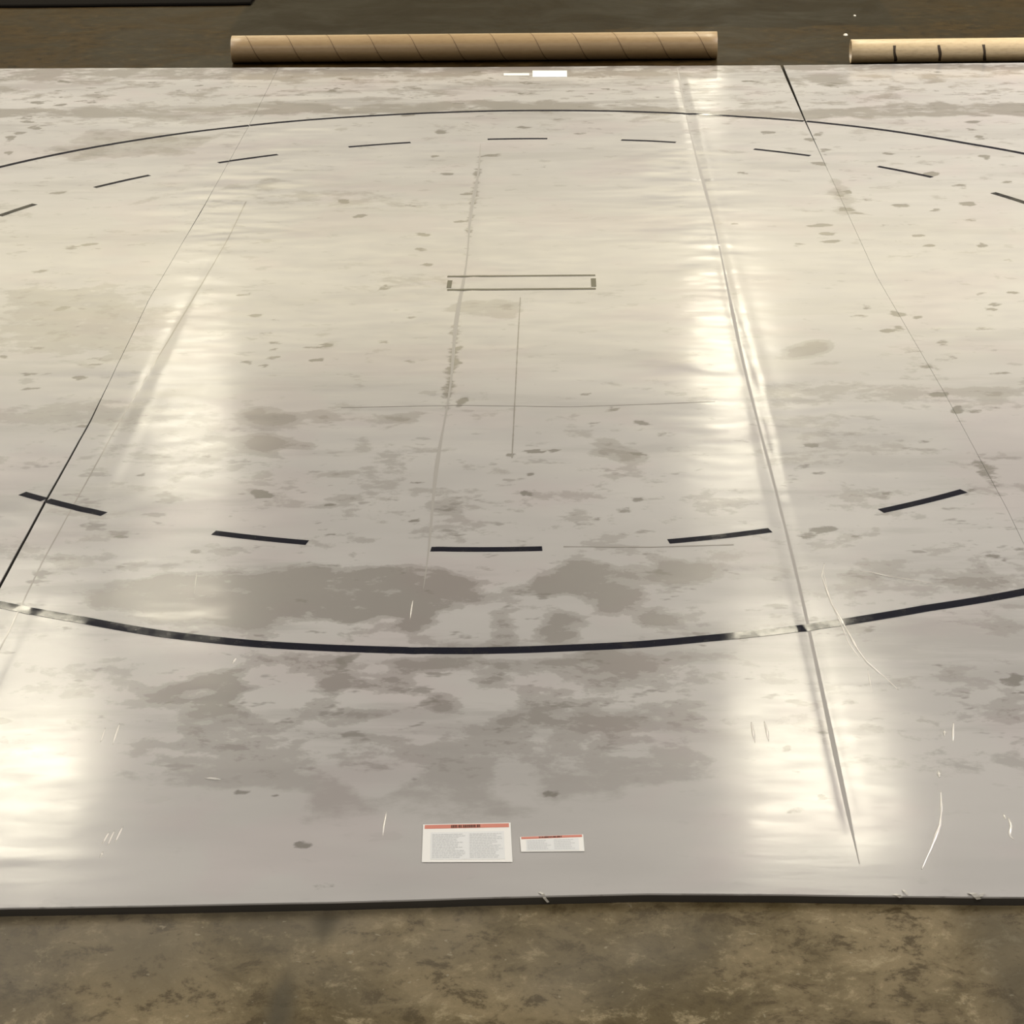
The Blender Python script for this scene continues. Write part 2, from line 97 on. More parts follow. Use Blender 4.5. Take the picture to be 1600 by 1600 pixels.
LB = ([-6, -3.71, -2.89, -1.95, -.13, 1.78, 3.88, 6], [-1.815, -1.819, -1.821, -1.816, -1.855, -1.836, -1.831, -1.852])   # left joint
RB = ([-6, -3.0, -1.6, 0.2, 3.8, 6], [2.03, 2.02, 1.985, 1.915, 1.90, 1.91])                                             # right joint
LG = ([-6, -3.7, -2.9, -2.0, -1.4, 1.0, 1.6, 2.2, 6], [.014, .013, .011, .008, .0025, .002, .005, .002, .002])            # gap widths
RG = ([-6, 2.4, 3.1, 3.9, 4.8, 5.8], [.0015, .0015, .004, .010, .018, .024])
def f1(t, y): return np.interp(y, t[0], t[1])
SEAMS = [(-.25, .0018, .022, -5.6, 3.3), (1.125, .0026, .024, -5.72, 5.9), (-1.66, .0016, .02, -5.0, 1.2)]
def height(x, y):
    """gentle swells and puckers of the vinyl skin, metres"""
    x = np.asarray(x, float); y = np.asarray(y, float)
    h = .0016 * (fbm(x * .35 + 3, y * 1.6 + 5, 3) - .5)
    a = np.clip(fbm(x * .5 + 40, y * .5 + 11, 2) * 2.2 - .6, 0, 1)
    h += .0011 * a * (fbm(x * 1.0 + 60, y * 4.2 + 2, 2) - .5)
    near = np.clip((y + 5.9) / .5, 0, 1)
    # puckers where the two stitched joints pull at the skin
    for cx, wd, am in ((1.0, .35, 1.0), (-1.62, .45, .8), (5, .3, .4), (-5, .3, .4)):
        pk = np.exp(-((x - cx) / wd) ** 2) * np.clip((y + 3.6) / 1.2, 0.15, 1)
        h += .0060 * am * pk * (fbm(x * 2.2 + 9, y * 4.2 + 4, 3) - .5)
        h += .0013 * am * pk * (fbm(x * 6 + 9, y * 13 + 4, 2) - .5)
    h += .0013 * np.exp(-((y + 5.665 + .01 * np.sin(x * 5)) / .035) ** 2) * np.clip((-.4 - x) / .4, 0, 1)
    for cx, d, s, y0, y1 in SEAMS:
        inn = np.clip((y - y0) / .3, 0, 1) * np.clip((y1 - y) / .3, 0, 1)
        wob = .012 * (vnoise(y * 1.7 + cx * 9, y * 0 + 3) - .5)
        h -= d * inn * np.exp(-((x - cx - wob) / s) ** 2) * (.55 + .6 * vnoise(y * 2.3, y * 0 + cx))
        h += .6 * d * inn * np.exp(-((x - cx - .055) / (s * 1.4)) ** 2) * np.interp(y, [-3.6, -2.6], [.12, 1])
    return h * near
def zt(x, y, lift=0.0): return TOP + height(x, y) + lift

def inside(px, py, poly):
    r = np.zeros(px.shape, bool); n = len(poly); j = n - 1
    for i in range(n):
        xi, yi = poly[i]; xj, yj = poly[j]
        if yi != yj:
            r ^= ((yi > py) != (yj > py)) & (px < (xj - xi) * (py - yi) / (yj - yi) + xi)
        j = i
    return r
def blur(a, k):
    for ax in (0, 1):
        for _ in range(2):
            p = np.pad(a, [(k, k) if i == ax else (0, 0) for i in (0, 1)], mode='edge')
            c = np.cumsum(p, axis=ax); c = np.concatenate([np.zeros_like(np.take(c, [0], ax)), c], axis=ax)
            n = 2 * k + 1
            a = (np.take(c, range(n, c.shape[ax]), ax) - np.take(c, range(0, c.shape[ax] - n), ax)) / n
    return a
def wiped_field(X, Y):
    """where the dust has been wiped off (positive) or lies thick (negative)"""
    w1 = .045 * (fbm(X * 9, Y * 9, 4) - .5) * 2; w2 = .07 * (fbm(X * 9 + 30, Y * 9 + 30, 4) - .5) * 2
    v = np.zeros(X.shape)
    for s, poly in STAINS:
        p = np.array(poly); pad = .3
        if s <= 0: continue
        inn = inside(X + w1, Y + w2, poly) * s
        v = np.maximum(v, blur(inn, 5) if s < .56 else inn)
    for s, poly in STAINS:
        if s < 0: inn = inside(X + w1, Y + w2, poly); v = np.where(inn, np.minimum(v, .12) + s * .30, v)
    for s, poly in STAINS:
        if s > 1.05: inn = inside(X + w1 * .3, Y + w2 * .3, poly); v = np.where(inn, .9, v)
    return blur(v, 1)
def busy_field(X, Y):
    """how blotchy the dust film is: calm near the front edge and in the middle of the far half"""
    b_ = np.clip((Y + 5.35) / .5, 0, 1)
    b_ = b_ * (1 - .55 * np.exp(-(((X - .3) / 2.2) ** 2 + ((Y - .8) / 2.2) ** 2)))
    b_ = b_ * np.interp(Y, [-3.4, -2.0, 3.6, 4.4], [1, .55, .55, 1.5])
    return np.clip(b_, .12, 1.5)
def scuff_field(X, Y):
    v = np.zeros(X.shape)
    w1 = .035 * (fbm(X * 12, Y * 12, 3) - .5) * 2; w2 = .05 * (fbm(X * 9 + 30, Y * 7 + 30, 3) - .5) * 2
    r = random.Random(4)
    for cx, cy, rx, ry in SCUFFS:
        m = (np.abs(X - cx) < rx * 2 + .1) & (np.abs(Y - cy) < ry * 2 + .15)
        if not m.any(): continue
        d = ((X + w1 - cx) / (rx * .95 + .008)) ** 2 + ((Y + w2 - cy) / (ry * .55 + .012)) ** 2
        v = np.maximum(v, np.where(m, np.clip(1.35 - d, 0, 1), 0) * r.uniform(.5, 1))
    # grime gathered in the joints
    for cx, d, s, y0, y1 in SEAMS[:1]:
        inn = np.clip((Y + 3.6) / .5, 0, 1) * np.clip((y1 - Y) / .3, 0, 1)
        v = np.maximum(v, .6 * inn * np.exp(-((X - cx) / .03) ** 2) * np.clip(vnoise(Y * 1.3 + 5, Y * 0) * 1.6 - .3, 0, 1))
    xb = f1(RB, Y)
    v = np.maximum(v, .7 * np.exp(-((X - xb) / .05) ** 2) * np.clip(fbm(X * 3, Y * 3.1 + 5, 3) * 3 - 1.4, 0, 1) * (Y < 3.3) * (Y > -3.5))
    return v

# ------------------------------------------------------------------ materials
def node(n, t, **k):
    q = n.new(t)
    for a, b in k.items(): setattr(q, a, b)
    return q
def mix_col(n, l, fac, a, b):
    q = node(n, 'ShaderNodeMix', data_type='RGBA')
    if hasattr(fac, 'links'): l.new(fac, q.inputs[0])
    else: q.inputs[0].default_value = fac
    for s, v in ((q.inputs[6], a), (q.inputs[7], b)):
        if hasattr(v, 'links'): l.new(v, s)
        else: s.default_value = (*v, 1)
    return q.outputs[2]
def math_n(n, l, op, a, b=None, c=None, clamp=False):
    q = node(n, 'ShaderNodeMath', operation=op, use_clamp=clamp)
    for s, v in zip(q.inputs, (a, b, c)):
        if v is None: continue
        if hasattr(v, 'links'): l.new(v, s)
        else: s.default_value = v
    return q.outputs[0]
def noise_n(n, l, vec, scale, detail=4, rough=.5, sc=(1, 1, 1), loc=(0, 0, 0), dist=0):
    mp = node(n, 'ShaderNodeMapping'); mp.inputs['Scale'].default_value = sc; mp.inputs['Location'].default_value = loc
    l.new(vec, mp.inputs[0])
    q = node(n, 'ShaderNodeTexNoise'); q.inputs['Scale'].default_value = scale; q.inputs['Detail'].default_value = detail
    q.inputs['Roughness'].default_value = rough; q.inputs['Distortion'].default_value = dist
    l.new(mp.outputs[0], q.inputs['Vector']); return q.outputs['Fac']
def ramp(n, l, v, a, b, lo=0., hi=1.):
    q = node(n, 'ShaderNodeMapRange', interpolation_type='SMOOTHSTEP')
    l.new(v, q.inputs[0]); q.inputs[1].default_value = a; q.inputs[2].default_value = b
    q.inputs[3].default_value = lo; q.inputs[4].default_value = hi; return q.outputs[0]

def vinyl():
    m, n, l, b = mat('grey_vinyl')
    geo = node(n, 'ShaderNodeNewGeometry'); P = geo.outputs['Position']
    aw = node(n, 'ShaderNodeAttribute', attribute_name='wiped').outputs['Fac']
    asc = node(n, 'ShaderNodeAttribute', attribute_name='scuff').outputs['Fac']
    ab = node(n, 'ShaderNodeAttribute', attribute_name='busy').outputs['Fac']
    nb = noise_n(n, l, P, 3.6, 9, .62, (.8, 1, 1), dist=.35)
    nf = noise_n(n, l, P, 13, 6, .62, (.75, 1, 1), (3, 1, 0))
    ns = math_n(n, l, 'MULTIPLY', math_n(n, l, 'SUBTRACT', nb, .5), 3.4)
    ns = math_n(n, l, 'ADD', ns, math_n(n, l, 'MULTIPLY', math_n(n, l, 'SUBTRACT', nf, .5), 2.2))
    v = math_n(n, l, 'ADD', aw, math_n(n, l, 'MULTIPLY', ns, math_n(n, l, 'MULTIPLY_ADD', ab, .8, .12)))
    step1 = ramp(n, l, v, .16, .40); step2 = ramp(n, l, v, .56, .78)
    wiped = math_n(n, l, 'MULTIPLY_ADD', step1, .55, math_n(n, l, 'MULTIPLY', step2, .45))
    # small foot and knee prints scattered over the dusty film
    pn = noise_n(n, l, P, 9.5, 3, .6, (.62, 1, 1), (7, 2, 0))
    prints = math_n(n, l, 'MULTIPLY', ramp(n, l, pn, .625, .70, 0, .75), ab)
    sv = math_n(n, l, 'ADD', asc, math_n(n, l, 'MULTIPLY', math_n(n, l, 'SUBTRACT', nf, .5), 2.6))
    scuff = ramp(n, l, sv, .3, .75)
    scuff = math_n(n, l, 'MULTIPLY', scuff, ramp(n, l, asc, .05, .3))
    scuff = math_n(n, l, 'MAXIMUM', scuff, prints)
    dust = mix_col(n, l, ramp(n, l, noise_n(n, l, P, 1.1, 4, .6, (.5, 1.3, 1)), .3, .7), (.42, .41, .40), (.485, .475, .46))
    # streaks of thinner dust lying across the mat
    stn = noise_n(n, l, P, 2.2, 6, .6, (.35, 1.6, 1), (5, 5, 2))
    dust = mix_col(n, l, math_n(n, l, 'MULTIPLY', ramp(n, l, stn, .50, .64, 0, .75), ab), dust, (.345, .335, .325))
    c = mix_col(n, l, wiped, dust, (.25, .236, .224))
    pk = ramp(n, l, noise_n(n, l, P, 1.6, 3, .5, (1, 1, 1), (20, 4, 0)), .5, .62, 0, .35)
    tint = node(n, 'ShaderNodeMix', data_type='RGBA', blend_type='MULTIPLY'); l.new(pk, tint.inputs[0]); l.new(c, tint.inputs[6]); tint.inputs[7].default_value = (1.0, .9, .94, 1)
    c = mix_col(n, l, math_n(n, l, 'MULTIPLY', scuff, .85), tint.outputs[2], (.15, .14, .125))
    l.new(c, b.inputs['Base Color'])
    l.new(math_n(n, l, 'MULTIPLY_ADD', wiped, -.08, .46), b.inputs['Roughness'])
    b.inputs['Specular IOR Level'].default_value = .5
    b.inputs['Coat Weight'].default_value = .6
    cr = math_n(n, l, 'MULTIPLY_ADD', noise_n(n, l, P, 9, 4, .6, (.6, 1.5, 1)), .22, .035)
    l.new(cr, b.inputs['Coat Roughness'])
    bp = node(n, 'ShaderNodeBump'); bp.inputs['Strength'].default_value = .3; bp.inputs['Distance'].default_value = .0016
    l.new(noise_n(n, l, P, 8, 3, .5, (.4, 1.5, 1), (1, 8, 0)), bp.inputs['Height'])
    l.new(bp.outputs[0], b.inputs['Normal']); l.new(bp.outputs[0], b.inputs['Coat Normal'])
    return m
def line_paint():
    m, n, l, b = mat('navy_black_line')
    P = node(n, 'ShaderNodeNewGeometry').outputs['Position']
    nb = noise_n(n, l, P, 14, 5, .6)
    c = mix_col(n, l, ramp(n, l, nb, .5, .75, 0, .5), (.0025, .0035, .014), (.022, .021, .018))
    l.new(c, b.inputs['Base Color']); b.inputs['Roughness'].default_value = .5; b.inputs['Specular IOR Level'].default_value = .02
    b.inputs['Coat Weight'].default_value = .5
    l.new(ramp(n, l, nb, .35, .7, .04, .10), b.inputs['Coat Roughness'])
    return m
def concrete():
    m, n, l, b = mat('stained_concrete')
    P = node(n, 'ShaderNodeNewGeometry').outputs['Position']
    a1 = noise_n(n, l, P, 1.5, 8, .62, dist=.6); a2 = noise_n(n, l, P, 8, 10, .78, (1, 1, 1), (4, 4, 0), .25); a3 = noise_n(n, l, P, .45, 4, .5, (1, 1, 1), (9, 2, 0))
    c = mix_col(n, l, ramp(n, l, a1, .40, .60), (.100, .074, .031), (.220, .172, .092))
    c = mix_col(n, l, ramp(n, l, a2, .52, .66, 0, .75), c, (.37, .305, .18))
    c = mix_col(n, l, ramp(n, l, a2, .50, .38, 0, .9), c, (.06, .042, .016))
    c = mix_col(n, l, ramp(n, l, a3, .5, .62, 0, .5), c, (.165, .148, .115))
    sp = noise_n(n, l, P, 38, 3, .6)
    c = mix_col(n, l, ramp(n, l, sp, .66, .72, 0, .6), c, (.05, .038, .02))
    sl = noise_n(n, l, P, 30, 2, .5, (1, 1, 1), (2, 7, 0))
    c = mix_col(n, l, ramp(n, l, sl, .70, .74, 0, .5), c, (.33, .30, .21))
    st = node(n, 'ShaderNodeAttribute', attribute_name='stain_dark').outputs['Fac']
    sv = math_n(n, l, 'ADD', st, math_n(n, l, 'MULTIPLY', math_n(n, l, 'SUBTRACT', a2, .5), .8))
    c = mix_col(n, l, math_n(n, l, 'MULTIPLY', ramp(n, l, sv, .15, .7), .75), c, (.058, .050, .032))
    far_dim = node(n, 'ShaderNodeAttribute', attribute_name='far_dim').outputs['Fac']
    tint = node(n, 'ShaderNodeMix', data_type='RGBA', blend_type='MULTIPLY'); l.new(far_dim, tint.inputs[0]); l.new(c, tint.inputs[6]); tint.inputs[7].default_value = (.14, .105, .055, 1); c = tint.outputs[2]
    l.new(c, b.inputs['Base Color'])
    l.new(ramp(n, l, a1, .3, .7, .42, .6), b.inputs['Roughness']); l.new(math_n(n, l, 'MULTIPLY_ADD', far_dim, -.17, .24), b.inputs['Specular IOR Level'])
    bp = node(n, 'ShaderNodeBump'); bp.inputs['Strength'].default_value = .3; bp.inputs['Distance'].default_value = .003
    l.new(a2, bp.inputs['Height']); l.new(bp.outputs[0], b.inputs['Normal'])
    return m
def cardboard(name, tones):
    m, n, l, b = mat(name)
    P = node(n, 'ShaderNodeTexCoord').outputs['Object']
    a = noise_n(n, l, P, 3, 5, .6, (1, 4, 4)); f = noise_n(n, l, P, 60, 3, .6, (.3, 1, 1))
    c = mix_col(n, l, a, *tones)
    c = mix_col(n, l, ramp(n, l, f, .4, .8, 0, .35), c, (.25, .155, .07))
    l.new(c, b.inputs['Base Color']); b.inputs['Roughness'].default_value = .38; b.inputs['Specular IOR Level'].default_value = 1.0
    return m
M_VINYL = vinyl(); M_LINE = line_paint(); M_FLOOR = concrete(); M_CARD = cardboard('brown_cardboard', ((.33, .225, .11), (.43, .30, .155))); M_CARD2 = cardboard('pale_cardboard', ((.56, .43, .24), (.68, .54, .33)))
M_SIDE = simple('black_foam_side', (.07, .065, .058), .6)
M_CREASE = simple('crease_highlight', (.86, .83, .77), .15, 1, .8)  # white highlight of the creases put into the base colour
M_WHITE = simple('white_sticker', (.93, .93, .89), .4)
M_PRINTBG = simple('sticker_print_area', (.84, .86, .85), .4)
M_RED = simple('red_heading', (.68, .25, .19), .4)
M_DKRED = simple('dark_heading_print', (.12, .03, .02), .5)
M_GREYTXT = simple('grey_print', (.70, .72, .72), .5)
M_PINKTXT = simple('pink_print', (.72, .50, .50), .5)
M_DARKCARD = simple('dark_cardboard_seam', (.045, .028, .014), .7)
M_BLACK = simple('black_plastic', (.006, .005, .004), 1.0, 0, .05)
M_TAPE = simple('clear_tape_scrap', (.7, .68, .62), .2, .6)
M_PAPER = simple('pale_paper', (.75, .72, .62), .7)

# ------------------------------------------------------------------ concrete floor
def build_floor():
    xs = np.concatenate([[-40, -20, -10], np.arange(-6, 6.01, .08), [10, 20, 40]])
    ys = np.concatenate([[-20, -12, -8.5], np.arange(-7.2, -5.4, .05), np.arange(-5.2, 5.3, .5), np.arange(5.4, 9.6, .07), [12, 20, 50]])
    X, Y = np.meshgrid(xs, ys); V = np.stack([X, Y, 0 * X], -1).reshape(-1, 3)
    nx = len(xs); F = [(j * nx + i, j * nx + i + 1, (j + 1) * nx + i + 1, (j + 1) * nx + i) for j in range(len(ys) - 1) for i in range(nx - 1)]
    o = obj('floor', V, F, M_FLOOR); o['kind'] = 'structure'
    s = np.zeros(X.shape)
    def band(ax, ay, bx, by, wd, k):
        nonlocal s
        dx, dy = bx - ax, by - ay; t = np.clip(((X - ax) * dx + (Y - ay) * dy) / (dx * dx + dy * dy), 0, 1)
        d = np.hypot(X - ax - t * dx, Y - ay - t * dy); s = np.maximum(s, k * np.clip(1.5 - d / wd, 0, 1))
    band(-.41, -5.93, -.50, -6.55, .030, .75)           # tyre mark by the near edge
    band(-.88, -6.12, -.86, -6.25, .14, .35)
    band(-.20, -6.62, -.05, -6.55, .10, .5)
    band(1.45, -5.9, 1.5, -6.5, .12, .45)
    # darker blocks on the far floor
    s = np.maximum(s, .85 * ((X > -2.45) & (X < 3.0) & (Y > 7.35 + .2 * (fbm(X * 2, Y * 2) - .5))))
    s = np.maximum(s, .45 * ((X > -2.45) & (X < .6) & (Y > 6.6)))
    o.data.attributes.new('far_dim', 'FLOAT', 'POINT').data.foreach_set('value', (np.clip((Y - 2) / 3, 0, 1)).reshape(-1).astype(np.float32))  # far floor colour darkened to offset the lamp light falling there
    at = o.data.attributes.new('stain_dark', 'FLOAT', 'POINT'); at.data.foreach_set('value', s.reshape(-1).astype(np.float32))
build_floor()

# ------------------------------------------------------------------ the three mat sections
def section(name, label, xl, xr, group='rolled-out sections of the grey wrestling mat'):
    """xl, xr: functions of y giving the long borders"""
    dy = .021; y = np.arange(-5.96, 5.96, dy); t = np.linspace(0, 1, len(y))
    w0 = float(xr(0) - xl(0)); nx = int(w0 / .024) + 1
    u = np.linspace(0, 1, nx)
    X = np.zeros((len(y), nx)); Y = np.zeros_like(X)
    for i, uu in enumerate(u):
        for _ in range(1):
            x0 = xl(y) * (1 - uu) + xr(y) * uu
        xm = x0.mean()
        ya = np.interp(xm, [p[0] for p in FRONT_EDGE], [p[1] for p in FRONT_EDGE]); yb = np.interp(xm, [p[0] for p in FAR_EDGE], [p[1] for p in FAR_EDGE])
        ya += .0035 * (vnoise(np.array(xm * 5.0), np.array(1.5)) - .5)
        yy = ya + (yb - ya) * t
        Y[:, i] = yy; X[:, i] = xl(yy) * (1 - uu) + xr(yy) * uu
    H = height(X, Y)
    top = np.stack([X, Y, TOP + H], -1).reshape(-1, 3); V = list(map(tuple, top)); ny = len(y)
    F = [(j * nx + i, j * nx + i + 1, (j + 1) * nx + i + 1, (j + 1) * nx + i) for j in range(ny - 1) for i in range(nx - 1)]
    mi = [0] * len(F)
    ring = [(0, i) for i in range(nx)] + [(j, nx - 1) for j in range(1, ny)] + [(ny - 1, i) for i in range(nx - 2, -1, -1)] + [(j, 0) for j in range(ny - 2, 0, -1)]
    prev = []
    for j, i in ring:
        V.append(V[j * nx + i]); prev.append(len(V) - 1)
    for off, z, k in ((.35, -.0012, 0), (.0, -.0045, 0), (-.1, -.0065, 1), (-.25, None, 1)):
        cur = []
        for j, i in ring:
            ox = (-1 if i == 0 else (1 if i == nx - 1 else 0)); oy = (-1 if j == 0 else (1 if j == ny - 1 else 0))
            q = (1 - off) * .0022 if oy else 0
            zz = .0005 if z is None else TOP + H[j, i] + z
            V.append((X[j, i] + ox * q * 0, Y[j, i] + oy * q, zz)); cur.append(len(V) - 1)
        n = len(ring)
        for a in range(n):
            b2 = (a + 1) % n; F.append((prev[b2], prev[a], cur[a], cur[b2])); mi.append(k)
        prev = cur
    root = thing(name, label, 'wrestling mat', (float((xl(0) + xr(0)) / 2), 0, 0), group)
    o = obj('mat_body', V, F, [M_VINYL, M_SIDE], root, True)
    o.data.polygons.foreach_set('material_index', mi)
    wv = np.zeros(len(V), np.float32); wv[:nx * ny] = wiped_field(X, Y).reshape(-1)
    sv = np.zeros(len(V), np.float32); sv[:nx * ny] = scuff_field(X, Y).reshape(-1)
    bv = np.ones(len(V), np.float32); bv[:nx * ny] = busy_field(X, Y).reshape(-1)
    for nm, a in (('wiped', wv), ('scuff', sv), ('busy', bv)):
        o.data.attributes.new(nm, 'FLOAT', 'POINT').data.foreach_set('value', a)
    return root
Lb = lambda y: f1(LB, y) ; Rb = lambda y: f1(RB, y)
left = section('mat_section', 'left section of the grey vinyl wrestling mat, beyond the thin black gap on the left', lambda y: -5.86 + 0 * y, lambda y: Lb(y) - f1(LG, y) / 2)
centre = section('mat_section', 'middle section of the grey wrestling mat, marked with the narrow box in its centre', lambda y: Lb(y) + f1(LG, y) / 2, lambda y: Rb(y) - f1(RG, y) / 2)
right = section('mat_section', 'right section of the grey wrestling mat, beyond the joint that opens at the far edge', lambda y: Rb(y) + f1(RG, y) / 2, lambda y: 5.86 + 0 * y)
SECT = [(left, lambda x, y: x < Lb(y) - f1(LG, y) / 2), (centre, lambda x, y: (x > Lb(y) + f1(LG, y) / 2) & (x < Rb(y) - f1(RG, y) / 2)), (right, lambda x, y: x > Rb(y) + f1(RG, y) / 2)]

def ribbon(name, pts, width, material, parent, lift=.0011, rows=3, label=None):
    """a flat painted or taped strip following the surface; pts (n,2), width along the normal"""
    p = np.array(pts, float); d = np.gradient(p, axis=0); d /= np.linalg.norm(d, axis=1)[:, None]
    nrm = np.stack([-d[:, 1], d[:, 0]], 1); w_ = np.broadcast_to(np.asarray(width, float), (len(p),))
    V = []; F = []
    for k in range(rows):
        q = p + nrm * (w_ * (k / (rows - 1) - .5))[:, None]; z = zt(q[:, 0], q[:, 1], lift)
        V += [(a, b, c) for (a, b), c in zip(q, z)]
    n = len(p)
    for k in range(rows - 1):
        for i in range(n - 1): F.append((k * n + i, k * n + i + 1, (k + 1) * n + i + 1, (k + 1) * n + i))
    base = len(V)      # closing skirt so that the strip has a thickness
    edge = [i for i in range(n)] + [k * n + n - 1 for k in range(1, rows)] + [(rows - 1) * n + i for i in range(n - 2, -1, -1)] + [k * n for k in range(rows - 2, 0, -1)]
    m_ = len(edge)
    for e in edge: V.append(V[e])
    for e in edge: V.append((V[e][0], V[e][1], V[e][2] - lift * .9))
    for a in range(m_): F.append((base + (a + 1) % m_, base + a, base + m_ + a, base + m_ + (a + 1) % m_))
    return obj(name, V, F, material, parent, True, label)
def resample(pts, step=.02):
    p = np.array(pts, float); s = np.r_[0, np.cumsum(np.hypot(*np.diff(p, axis=0).T))]
    q = np.linspace(0, s[-1], max(3, int(s[-1] / step))); return np.stack([np.interp(q, s, p[:, 0]), np.interp(q, s, p[:, 1])], 1)

RA = [(-180, 4.27), (-150, 4.27), (-114.7, 4.266), (-109.9, 4.267), (-105.6, 4.287), (-100.8, 4.292), (-95.9, 4.284), (-90.6, 4.280), (-85.8, 4.270), (-82.8, 4.269), (-79.7, 4.260), (-76.6, 4.258), (-70.7, 4.248), (-68.3, 4.247), (-63.0, 4.276), (-40, 4.27), (20, 4.27),
      (42, 4.272), (47.8, 4.255), (53, 4.265), (57.1, 4.271), (63.5, 4.266), (68.2, 4.248), (79, 4.230), (85, 4.228), (96.9, 4.231), (102.8, 4.237), (114.7, 4.269), (122.3, 4.283), (131.6, 4.287), (139.9, 4.279), (160, 4.27), (180, 4.27)]
DASH = [(129.3 + 10 - 3.5 - 0.05, 0)]
def arc(a0, a1, R):
    a = np.linspace(a0, a1, max(4, int(abs(a1 - a0) / .35)))
    r = np.interp((a + 180) % 360 - 180, [t[0] for t in RA], [t[1] for t in RA]) if R is None else R
    return np.stack([r * np.cos(np.radians(a)), r * np.sin(np.radians(a))], 1)
def split_arc(name, a0, a1, R, width, label=None):
    p = resample(arc(a0, a1, R), .004 if R else .006)
    for root, test in SECT:
        m = test(p[:, 0], p[:, 1]); idx = np.flatnonzero(m)
        if len(idx) < 6: continue
        for run in np.split(idx, np.flatnonzero(np.diff(idx) > 1) + 1):
            if len(run) < 6: continue
            q = p[run]; q = q[::4] if len(q) > 12 else q
            q = np.vstack([q, p[run[-1]]]) if not np.allclose(q[-1], p[run[-1]]) else q
            ribbon(name, q, np.where(q[:, 1] > 2, width * .8, width), M_LINE, root, label=label)
split_arc('boundary_line', -180, 180, None, .052)
dashes = [(139.21, 132.3), (123.98, 117.08), (109.01, 102.1), (93.56, 86.98), (78.8, 72.71), (63.81, 57.26), (49.03, 42.19), (33.94, 27.2), (18.7, 11.9), (3.7, -3.1), (-11.3, -18.1), (-26.3, -33.1), (-41.3, -48.1),
          (-56.32, -63.34), (-71.6, -78.56), (-86.81, -93.99), (-102.19, -108.79), (-117.33, -124.74), (-132.5, -139.3), (-147.5, -154.3), (-162.5, -169.3), (-177.6, -184.4), (167.4, 160.6), (152.4, 147.3)]
for a, b in dashes: split_arc('dash_mark', a, b, 3.393, .043)

# starting mark in the middle of the mat
sm = [(np.array([(-.335, .259), (.445, .258)]), .026), (np.array([(-.325, .015), (.444, .014)]), .03)]
for p, wd in sm: ribbon('start_line', resample(p, .05), wd, M_LINE, centre)
ribbon('start_end_mark', resample([(-.318, .05), (-.318, .185)]), .024, M_LINE, centre)
ribbon('start_end_mark', resample([(.434, .05), (.434, .20)]), .026, M_LINE, centre)

# creases of the skin, coloured pale for their highlights
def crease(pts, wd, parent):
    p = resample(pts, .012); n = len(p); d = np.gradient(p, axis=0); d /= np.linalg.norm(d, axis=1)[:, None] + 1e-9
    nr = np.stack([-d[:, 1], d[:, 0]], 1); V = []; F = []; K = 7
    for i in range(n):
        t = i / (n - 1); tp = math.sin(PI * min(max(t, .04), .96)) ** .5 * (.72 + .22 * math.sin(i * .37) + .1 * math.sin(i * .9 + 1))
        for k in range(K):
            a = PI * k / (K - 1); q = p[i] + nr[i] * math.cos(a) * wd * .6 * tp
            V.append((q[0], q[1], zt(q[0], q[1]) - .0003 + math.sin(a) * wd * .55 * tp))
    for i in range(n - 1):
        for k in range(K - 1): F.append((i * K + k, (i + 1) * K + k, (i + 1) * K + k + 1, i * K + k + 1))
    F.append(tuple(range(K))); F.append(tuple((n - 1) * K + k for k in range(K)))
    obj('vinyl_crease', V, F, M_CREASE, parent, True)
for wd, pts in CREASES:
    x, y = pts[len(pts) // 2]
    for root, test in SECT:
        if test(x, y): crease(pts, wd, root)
# thin dark cuts and grime lines
M_CUT = simple('grime_line', (.27, .255, .23), .5, .3)
for p, wd in (([(.056, -.13), (.055, -1.06), (.056, -2.42)], .005), ([(-.72, -1.78), (-.2, -1.76), (.3, -1.79), (.95, -1.74)], .006),
              ([(.27, -3.37), (.6, -3.38), (.92, -3.36)], .008)):
    ribbon('grime_line', resample(p, .03), wd * (.6 + .8 * rng.random(len(resample(p, .03)))), M_CUT, centre, .0008)
seam_y = np.arange(-3.75, 3.3, .05)
ribbon('seam_line', np.stack([-.25 + .006 * np.sin(seam_y * 3.1), seam_y], 1), (.007 + .016 * vnoise(seam_y * 2, seam_y * 0)) * np.interp(seam_y, [-3.75, -3.2, 2.6, 3.3], [.12, 1, 1, .15]), simple('seam_grime', (.365, .35, .325), .5, .2, .4), centre, .0007, label='soft dark seam line')
seam_y = np.arange(-5.70, 5.66, .05)
ribbon('seam_line', np.stack([1.125 + .008 * np.sin(seam_y * 1.3), seam_y], 1), (.007 + .013 * vnoise(seam_y * 2, seam_y * 0 + 4)) * np.interp(seam_y, [-5.7, -5.4, 5.3, 5.66], [.12, 1, 1, .3]), simple('seam_shadow', (.385, .37, .345), .55, 0, .35), centre, .0007)
seam_y = np.arange(-4.6, 1.9, .05)
ribbon('seam_line', np.stack([np.interp(seam_y, [-4.25, -3.5, -2.1, -.9, .2, 1], [-1.697, -1.706, -1.688, -1.654, -1.62, -1.60]), seam_y], 1), .004 + .004 * vnoise(seam_y * 2, seam_y * 0 + 8), simple('seam_groove', (.27, .255, .23), .4, .5), centre, .0007)

